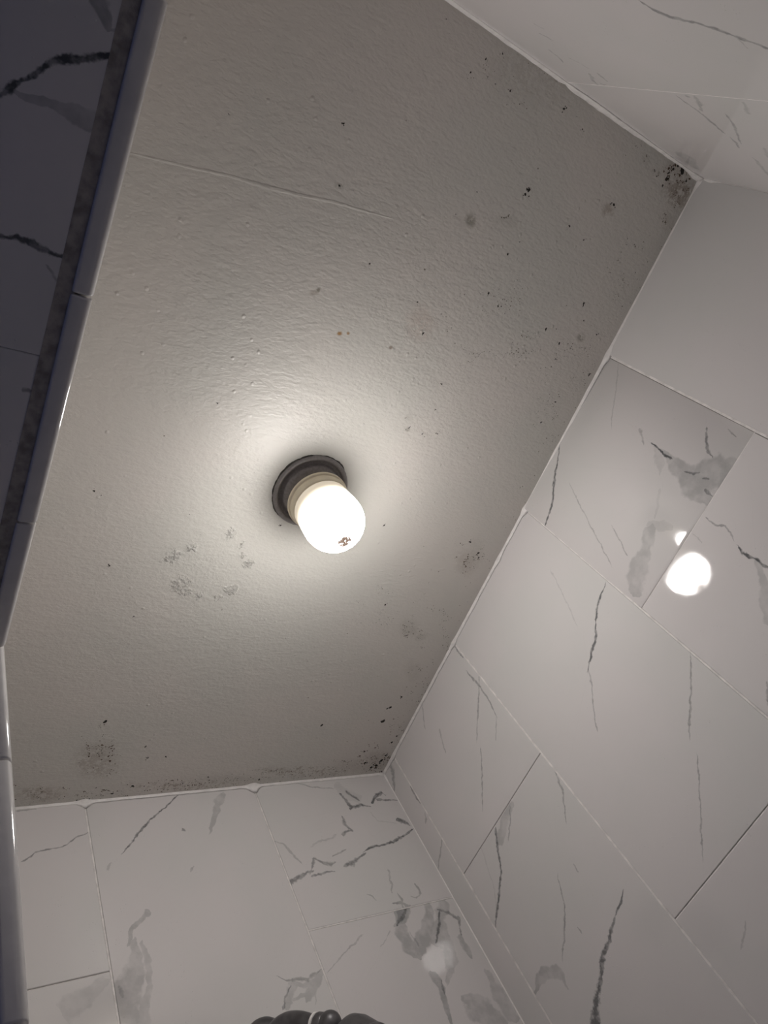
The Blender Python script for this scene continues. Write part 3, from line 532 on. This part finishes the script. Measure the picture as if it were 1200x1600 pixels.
# ---------------------------------------------------------------- walls: mortar bed + tiles + grout lines + sealant
FZ = FLOOR
def wall_core(name, box): return boxes(name, box, M['mortar'], kind='structure')
wallA = wall_core('wall_right', [(XA + TH - .0003, YC - .02, FZ, XA + .03, YB + .03, H)])
wallB = wall_core('wall_back', [(-.05, YB + TH - .0003, FZ, XA + TH - .0003, YB + .03, H)])
wallC = wall_core('wall_front', [(-.05, YC - .03, FZ, XA + TH - .0003, YC - TH + .0003, H)])
wallL = wall_core('wall_left', [(-.05, YC - TH, ZS + .010, XL - TH + .0003, YB + TH, H), (-.05, .4805, FZ, XL - TH + .0003, YB + TH, ZS + .010)])
def column(W, a0, a1, zs, parent, names, end0=False, end1=False, light_h=(), g0=.0015, g1=.0015):
    """one column of tiles between the joints zs (top to bottom); grout in its horizontal joints"""
    for i in range(len(zs) - 1):
        key = names[i] if i < len(names) else None
        cfg = TILTS.get(key, {})
        tile(W, a0, a1, zs[i + 1], zs[i], parent, key, VK.get(key, (key,)) if key else (),
             .0004 if end0 else g0, .0004 if end1 else g1,
             .0003 if i == len(zs) - 2 else .0009, .0003 if i == 0 else .0009, **cfg)
        if i < len(zs) - 2:
            z = zs[i + 1]
            if z in light_h: grout(W, a0 + .001, a1 - .001, z - .0010, z + .0010, parent, .0001)
            else: grout(W, a0 + .001, a1 - .001, z - .0010, z + .0002, parent, .0012)
TILTS = {'A3a': dict(tilt=(0, .012), off=.0008), 'A3b': dict(tilt=(0, 0), off=-.0006),
         'A4a': dict(tilt=(.002, -.003), off=.0004)}
VK = {'B0a': ('B0a',), 'B1': ('B1', 'B0b'), 'B0b': ('B0b', 'B1'), 'A1a': ('A1a',), 'AS': ('AS', 'A1a')}
def run(z0, first, step=.61):
    r = [z0, first]
    while r[-1] - step > FZ + .05: r.append(round(r[-1] - step, 4))
    return r + [FZ]
ya = [YB, .9645, .661, .3535, .0540, YC]
column('A', ya[1], ya[0], run(H, -.1), wallA, ['AS'], end1=True)
column('A', ya[2], ya[1], run(H, .5648), wallA, ['A1a', 'A1b'])
column('A', ya[3], ya[2], run(H, .2645), wallA, ['A2a', 'A2b'])
column('A', ya[4], ya[3], run(H, .5520), wallA, ['A3a', 'A3b'], g0=.0016, g1=.0013)
column('A', ya[5], ya[4], run(H, .2645), wallA, ['A4a'], end0=True, g1=.0024)
for y in ya[1:-1]:
    lo, hi = {.0540: (.0026, .0009), .3535: (.0016, .0012)}.get(y, (.0016, .0016))
    grout('A', y - lo, y + hi, FZ, H, wallA, .0001)
xb = [XA, .6375, .3330, XL]
column('B', xb[1], xb[0], run(H, .5590), wallB, ['B0a', 'B0b'], end1=True, light_h=(.5590,))
column('B', xb[2], xb[1], run(H, .2620), wallB, ['B1'])
column('B', xb[3], xb[2], run(H, .5660), wallB, ['B2a', 'B2b'], end0=True)
for x in xb[1:-1]: grout('B', x - .0016, x + .0010, FZ, H, wallB, .0001)
xc = [XA, .6340, .3300, XL]
column('C', xc[1], xc[0], run(H, .4200), wallC, ['C0'], end1=True, g0=.0006)
column('C', xc[2], xc[1], run(H, .2620), wallC, ['C1'], g0=.0006, g1=.0006)
column('C', xc[3], xc[2], run(H, .5660), wallC, [], end0=True)
for x in xc[1:-1]: grout('C', x - .0007, x + .0007, FZ, H, wallC, .0001)
# inner face of the wall with the doorway
for (y0, y1) in ((YC, .0), (.0, .305), (.305, .61), (.61, YB)):
    if y1 <= .31: tile('L', y0, y1, ZS + .020, H, wallL)
    else:
        yy = max(y0, .495)
        if y0 < .4: tile('L', y0, .494, ZS + .020, H, wallL); tile('L', .494, y1, ZS + .02, H, wallL); tile('L', .4955, y1, FZ, ZS + .02, wallL)
        else:
            tile('L', yy, y1, .566, H, wallL); tile('L', yy, y1, -.044, .566, wallL); tile('L', yy, y1, FZ, -.044, wallL)
# soffit of the doorway and its jamb
tile('S', -.05, .0825, .1905, .474, wallL, 'S0', ('S0', 'S1'), gb0=.0002, gb1=.0002, tilt=(0, 0), off=0)
tile('S', -.05, .0825, YC, .1905, wallL, 'S1', ('S0', 'S1'), gb0=.0002, gb1=.0002, tilt=(0, 0), off=.0003)
boxes('grout_line', [(.0800, YC, ZS + .0016, .0930, .474, ZS + .0085)], M['band'], wallL)
for (z0, z1) in ((-.045, ZS), (-.655, -.045), (FZ, -.655)):
    tile('J', -.05, .0825, z0, z1, wallL)
boxes('grout_line', [(.0800, .4735, FZ, .0930, .4800, ZS)], M['band'], wallL)
# rounded trim pieces round the doorway
PROF = [(.0925, .0100), (.0910, .0050), (.0910, .0010), (.0912, .0004), (.0918, -.0001), (.0928, -.0004), (.0940, -.0005), (.0990, -.0005), (.1022, -.0004),
        (.1034, .0000), (.1048, .0009), (.1060, .0023), (.1068, .0042), (.1071, .0060), (.1071, .0070), (.1071, .0200), (.0985, .0200), (.0985, .0100)]
def trim_piece(s0, s1, vertical, rot=0.0):
    g = .0009; s0 += g; s1 -= g; n = 1; v, f = [], []; c = .0010
    st = [(s0, .0012), (s0 + c * .5, .0004), (s0 + c * 1.6, 0), (s1 - c * 1.6, 0), (s1 - c * .5, .0004), (s1, .0012)]
    k = len(PROF)
    for (q, ins) in st:
        for (px, pd) in PROF:
            cx_, cd_ = .0990, .008
            d = Vector((px - cx_, pd - cd_)); d = d * (1 - ins / max(d.length, .003))
            x, dd = cx_ + d.x + rot * (q - (s0 + s1) / 2), cd_ + d.y
            v.append((x, .470 + dd, q + CZ) if vertical else (x, q, ZS + dd + CZ))
    for i in range(len(st) - 1):
        for j in range(k): f.append((i * k + j, i * k + (j + 1) % k, (i + 1) * k + (j + 1) % k, (i + 1) * k + j))
    f += [tuple(range(k))[::-1], tuple((len(st) - 1) * k + j for j in range(k))]
    o = link('trim_piece', mesh('trim_piece', v, f, True), M['trim'], wallL)
    return o
edges = [.4700, .3365, .1368, -.0655, YC]
for i in range(4): trim_piece(edges[i + 1], edges[i], False, (.0, .004, -.002, .003)[i])
zj = [ZS + .0125, .4405, .2440, .041, -.162, -.365, -.568, -.771, -.974, -1.177, -1.38, FZ]
for i in range(len(zj) - 1): trim_piece(zj[i + 1], zj[i], True)
# sealant beads
cA = 'caulk_bead'
LA = YB - YC
bead(cA, (XA, YC, H), (XA, YB, H), (-1, 0, 0), (0, 0, -1), .0024, .0062, wallA,
     [(.0, .018, 1.0), (.289, .012, .9), (.589, .009, 1.1), (.48, .02, .3), (.70, .01, .6), (.896, .008, .7), (1.2, .01, .5)])
bead(cA, (XL, YB, H), (XA, YB, H), (0, -1, 0), (0, 0, -1), .0020, .0055, wallB,
     [(.229, .009, 2.0), (.5335, .010, 2.4), (.84, .012, .6)])
bead(cA, (XL, YC, H), (XA, YC, H), (0, 1, 0), (0, 0, -1), .0034, .0052, wallC, [(.53, .006, -.6), (.60, .08, .5), (.83, .02, .9)])
bead(cA, (XA, YC, FZ), (XA, YC, H), (-1, 0, 0), (0, 1, 0), .0016, .0016, wallC, [(2.28, .014, 2.5)], jit=.3)
bead(cA, (XA, YB, FZ), (XA, YB, H), (-1, 0, 0), (0, -1, 0), .0017, .0017, wallB, [(2.29, .012, 1.0)], jit=.05)
bead(cA, (XL, YC, H), (XL, YB, H), (1, 0, 0), (0, 0, -1), .0020, .0045, wallL)
floor = boxes('floor', [(-.9, YC - .03, FZ - .05, XA + .03, YB + .03, FZ)], M['floor'], kind='structure')
# ---------------------------------------------------------------- ceiling light
def tag(o, label, cat, group=None):
    o['label'] = label; o['category'] = cat
    if group: o['group'] = group
light = bpy.data.objects.new('ceiling_light', None); C.objects.link(light)
light.location = (.5110, .3900, H + CZ)
light.empty_display_size = .05
tag(light, 'ceiling light with dark round metal plate, cream holder and glowing white globe bulb', 'lamp')
bpy.context.view_layer.update()
mwl = light.matrix_world.copy()
def ringmesh():
    n = 150; v, f = [], []; a = b = 0
    for i in range(n):
        t = 2 * math.pi * i / n
        a = a * .72 + random.uniform(-1, 1) * .0006; b = b * .6 + random.uniform(-1, 1) * .0007
        ro = .0600 + a + .0008 * math.sin(5 * t + 1); zi = -.0022 - abs(b) * .8
        for (r, z) in ((ro, .0), (ro - .0008, zi * .7), (.0575 + b * .4, zi), (.0545, -.0012), (.0545, .001)):
            v.append((r * math.cos(t), r * math.sin(t), z))
    for i in range(n):
        for q in range(4): f.append((i * 5 + q, ((i + 1) % n) * 5 + q, ((i + 1) % n) * 5 + q + 1, i * 5 + q + 1))
    return mesh('paint_edge', v, f)
link('paint_edge', ringmesh(), M['grime'], light, mwl)
lathe('mounting_plate', [(.0590, .0005), (.0590, -.0030), (.0575, -.0050), (.0550, -.0058), (.0528, -.0050), (.0515, -.0026),
      (.0505, -.0006), (.0480, -.0003), (.0462, -.0012), (.0452, -.0040), (.0440, -.0075), (.0405, -.0110), (.0340, -.0140),
      (.0300, -.0150), (.0, -.0150)], M['galv'], light, mwl, 96)
lathe('lamp_holder', [(.030, -.0140), (.0335, -.0185), (.0400, -.0245), (.0440, -.0265), (.0458, -.0275), (.0464, -.0290), (.0464, -.0318),
      (.0454, -.0328), (.0440, -.0330), (.0438, -.0345), (.0438, -.0352), (.0446, -.0358), (.0444, -.0400), (.0435, -.0440), (.0425, -.0480), (.020, -.0480), (.0, -.0480)],
      M['cream'], light, mwl, 96)
def bulb_material():
    s = NT('glowing_diffuser'); co = s.node('ShaderNodeTexCoord').outputs['Object']
    d = s.vmath('SUBTRACT', s.noise(co, 260, 3, .6, 'Color'), (.5, .5, .5))
    p = s.vmath('ADD', co, s.vmath('SCALE', d, scale=.012))
    m = s.rng(s.vmath('DISTANCE', p, STAIN), .0150, .005)
    m = s.math('MULTIPLY', m, s.rng(s.noise(co, 210, 3, .6), .34, .50))
    z = s.node('ShaderNodeSeparateXYZ'); s.l.new(co, z.inputs[0])
    up = s.math('ADD', s.rng(z.outputs[2], -.076, -.0940, 0, 1.0), s.rng(z.outputs[2], -.056, -.076, .005, .032))
    down = s.rng(z.outputs[2], -.100, -.1327, 1.0, .55)
    e = s.math('MULTIPLY', s.math('MULTIPLY', s.math('MULTIPLY', up, down), BULB_POWER), s.rng(m, .0, .6, 1, .005, False))
    s.l.new(e, s.b.inputs['Emission Strength'])
    warm = s.rng(z.outputs[2], -.060, -.078)
    s.l.new(s.mix(m, s.mix(warm, (1.0, .84, .60, 1), (1.0, .965, .93, 1)), (1.0, .62, .42, 1)), s.b.inputs['Emission Color'])
    s.b.inputs['Base Color'].default_value = (.8, .78, .74, 1)
    return s.m
STAIN = (.0005, .0063, -.1322)
RB, ZB = .0437, -.0890
prof = [(.0425, -.0470), (.0427, -.0520), (.0429, -.0560), (.0430, -.0600), (.0434, -.0700), (.0437, -.0800)]
for i in range(0, 21):
    t = math.radians(-90 * i / 20)
    prof.append((max(RB * math.cos(t), .0), ZB + RB * math.sin(t)))
lathe('bulb', prof, bulb_material(), light, mwl, 96)
# ---------------------------------------------------------------- shower head on the back wall
sh = bpy.data.objects.new('shower_head', None); C.objects.link(sh); sh.location = (.517, YB, .428 + CZ)
sh.empty_display_size = .05
tag(sh, 'dark chrome shower head on a bent wall arm, at the foot of the back wall', 'shower head')
bpy.context.view_layer.update()
def axis(p, d):
    return Matrix.Translation(Vector(p) + Vector((0, 0, CZ))) @ Vector(d).normalized().to_track_quat('Z', 'Y').to_matrix().to_4x4()
lathe('wall_flange', [(.0, -.0005), (.0300, .0), (.0305, .003), (.0285, .008), (.0220, .0135), (.0150, .016), (.0, .017)], M['chrome'], sh, axis((.517, YB, .424), (0, -1, 0)))
def tube(name, path, r, mat, parent, n=20):
    """swept round tube through smoothed points"""
    P = [Vector(p) for p in path]; pts = []
    for i in range(len(P) - 1):
        a = P[max(i - 1, 0)]; b = P[i]; c = P[i + 1]; d = P[min(i + 2, len(P) - 1)]
        for k in range(8):
            t = k / 8
            pts.append(.5 * ((2 * b) + (c - a) * t + (2 * a - 5 * b + 4 * c - d) * t * t + (3 * b - a - 3 * c + d) * t ** 3))
    pts.append(P[-1]); v, f = [], []; up = Vector((1, 0, 0))
    for i, p in enumerate(pts):
        e = (pts[min(i + 1, len(pts) - 1)] - pts[max(i - 1, 0)]).normalized()
        x = (up - e * up.dot(e)).normalized(); y = e.cross(x)
        for k in range(n):
            a = 2 * math.pi * k / n; q = p + (x * math.cos(a) + y * math.sin(a)) * r
            v.append((q.x, q.y, q.z + CZ))
    for i in range(len(pts) - 1):
        for k in range(n): f.append((i * n + k, i * n + (k + 1) % n, (i + 1) * n + (k + 1) % n, (i + 1) * n + k))
    f += [tuple(range(n))[::-1], tuple((len(pts) - 1) * n + k for k in range(n))]
    return link(name, mesh(name, v, f, True), mat, parent)
tube('arm', [(.517, 1.012, .424), (.525, .990, .4255), (.5325, .972, .421), (.5395, .954, .409), (.547, .936, .391)], .0115, M['chrome'], sh)
D = (.012, -.020, -.017)
lathe('washer', [(.0, 0), (.0135, 0), (.0145, .001), (.0145, .0030), (.0135, .004), (.0, .004)], M['ring'], sh, axis((.5460, .9385, .3935), D))
lathe('swivel_nut', [(.0, 0), (.0135, 0), (.0150, .002), (.0150, .011), (.0135, .014), (.0, .015)], M['chrome'], sh, axis((.5475, .9345, .3905), D), 12)
lathe('ball_joint', [(.0155 * math.cos(math.radians(a)) if abs(a) < 90 else 0, .0155 * math.sin(math.radians(a))) for a in range(-90, 91, 10)], M['chrome'], sh, axis((.5565, .9180, .3800), D))
hd = lathe('head_body', [(.0, -.002), (.0130, .0), (.0190, .004), (.0280, .012), (.0330, .024), (.0360, .045), (.0375, .062), (.0360, .066), (.0, .0665)], M['chrome'], sh, axis((.5630, .9090, .3640), (.10, -.50, -.86)))
lathe('spray_plate', [(.0, .0), (.033, .0), (.0335, .001), (.0325, .0025), (.0, .003)], M['rubber'], hd, hd.matrix_world @ Matrix.Translation((0, 0, .0660)))
lathe('trim_ring', [(.0368, .050), (.0380, .051), (.0384, .0535), (.0380, .056), (.0368, .057)], M['chrome'], hd, hd.matrix_world.copy())
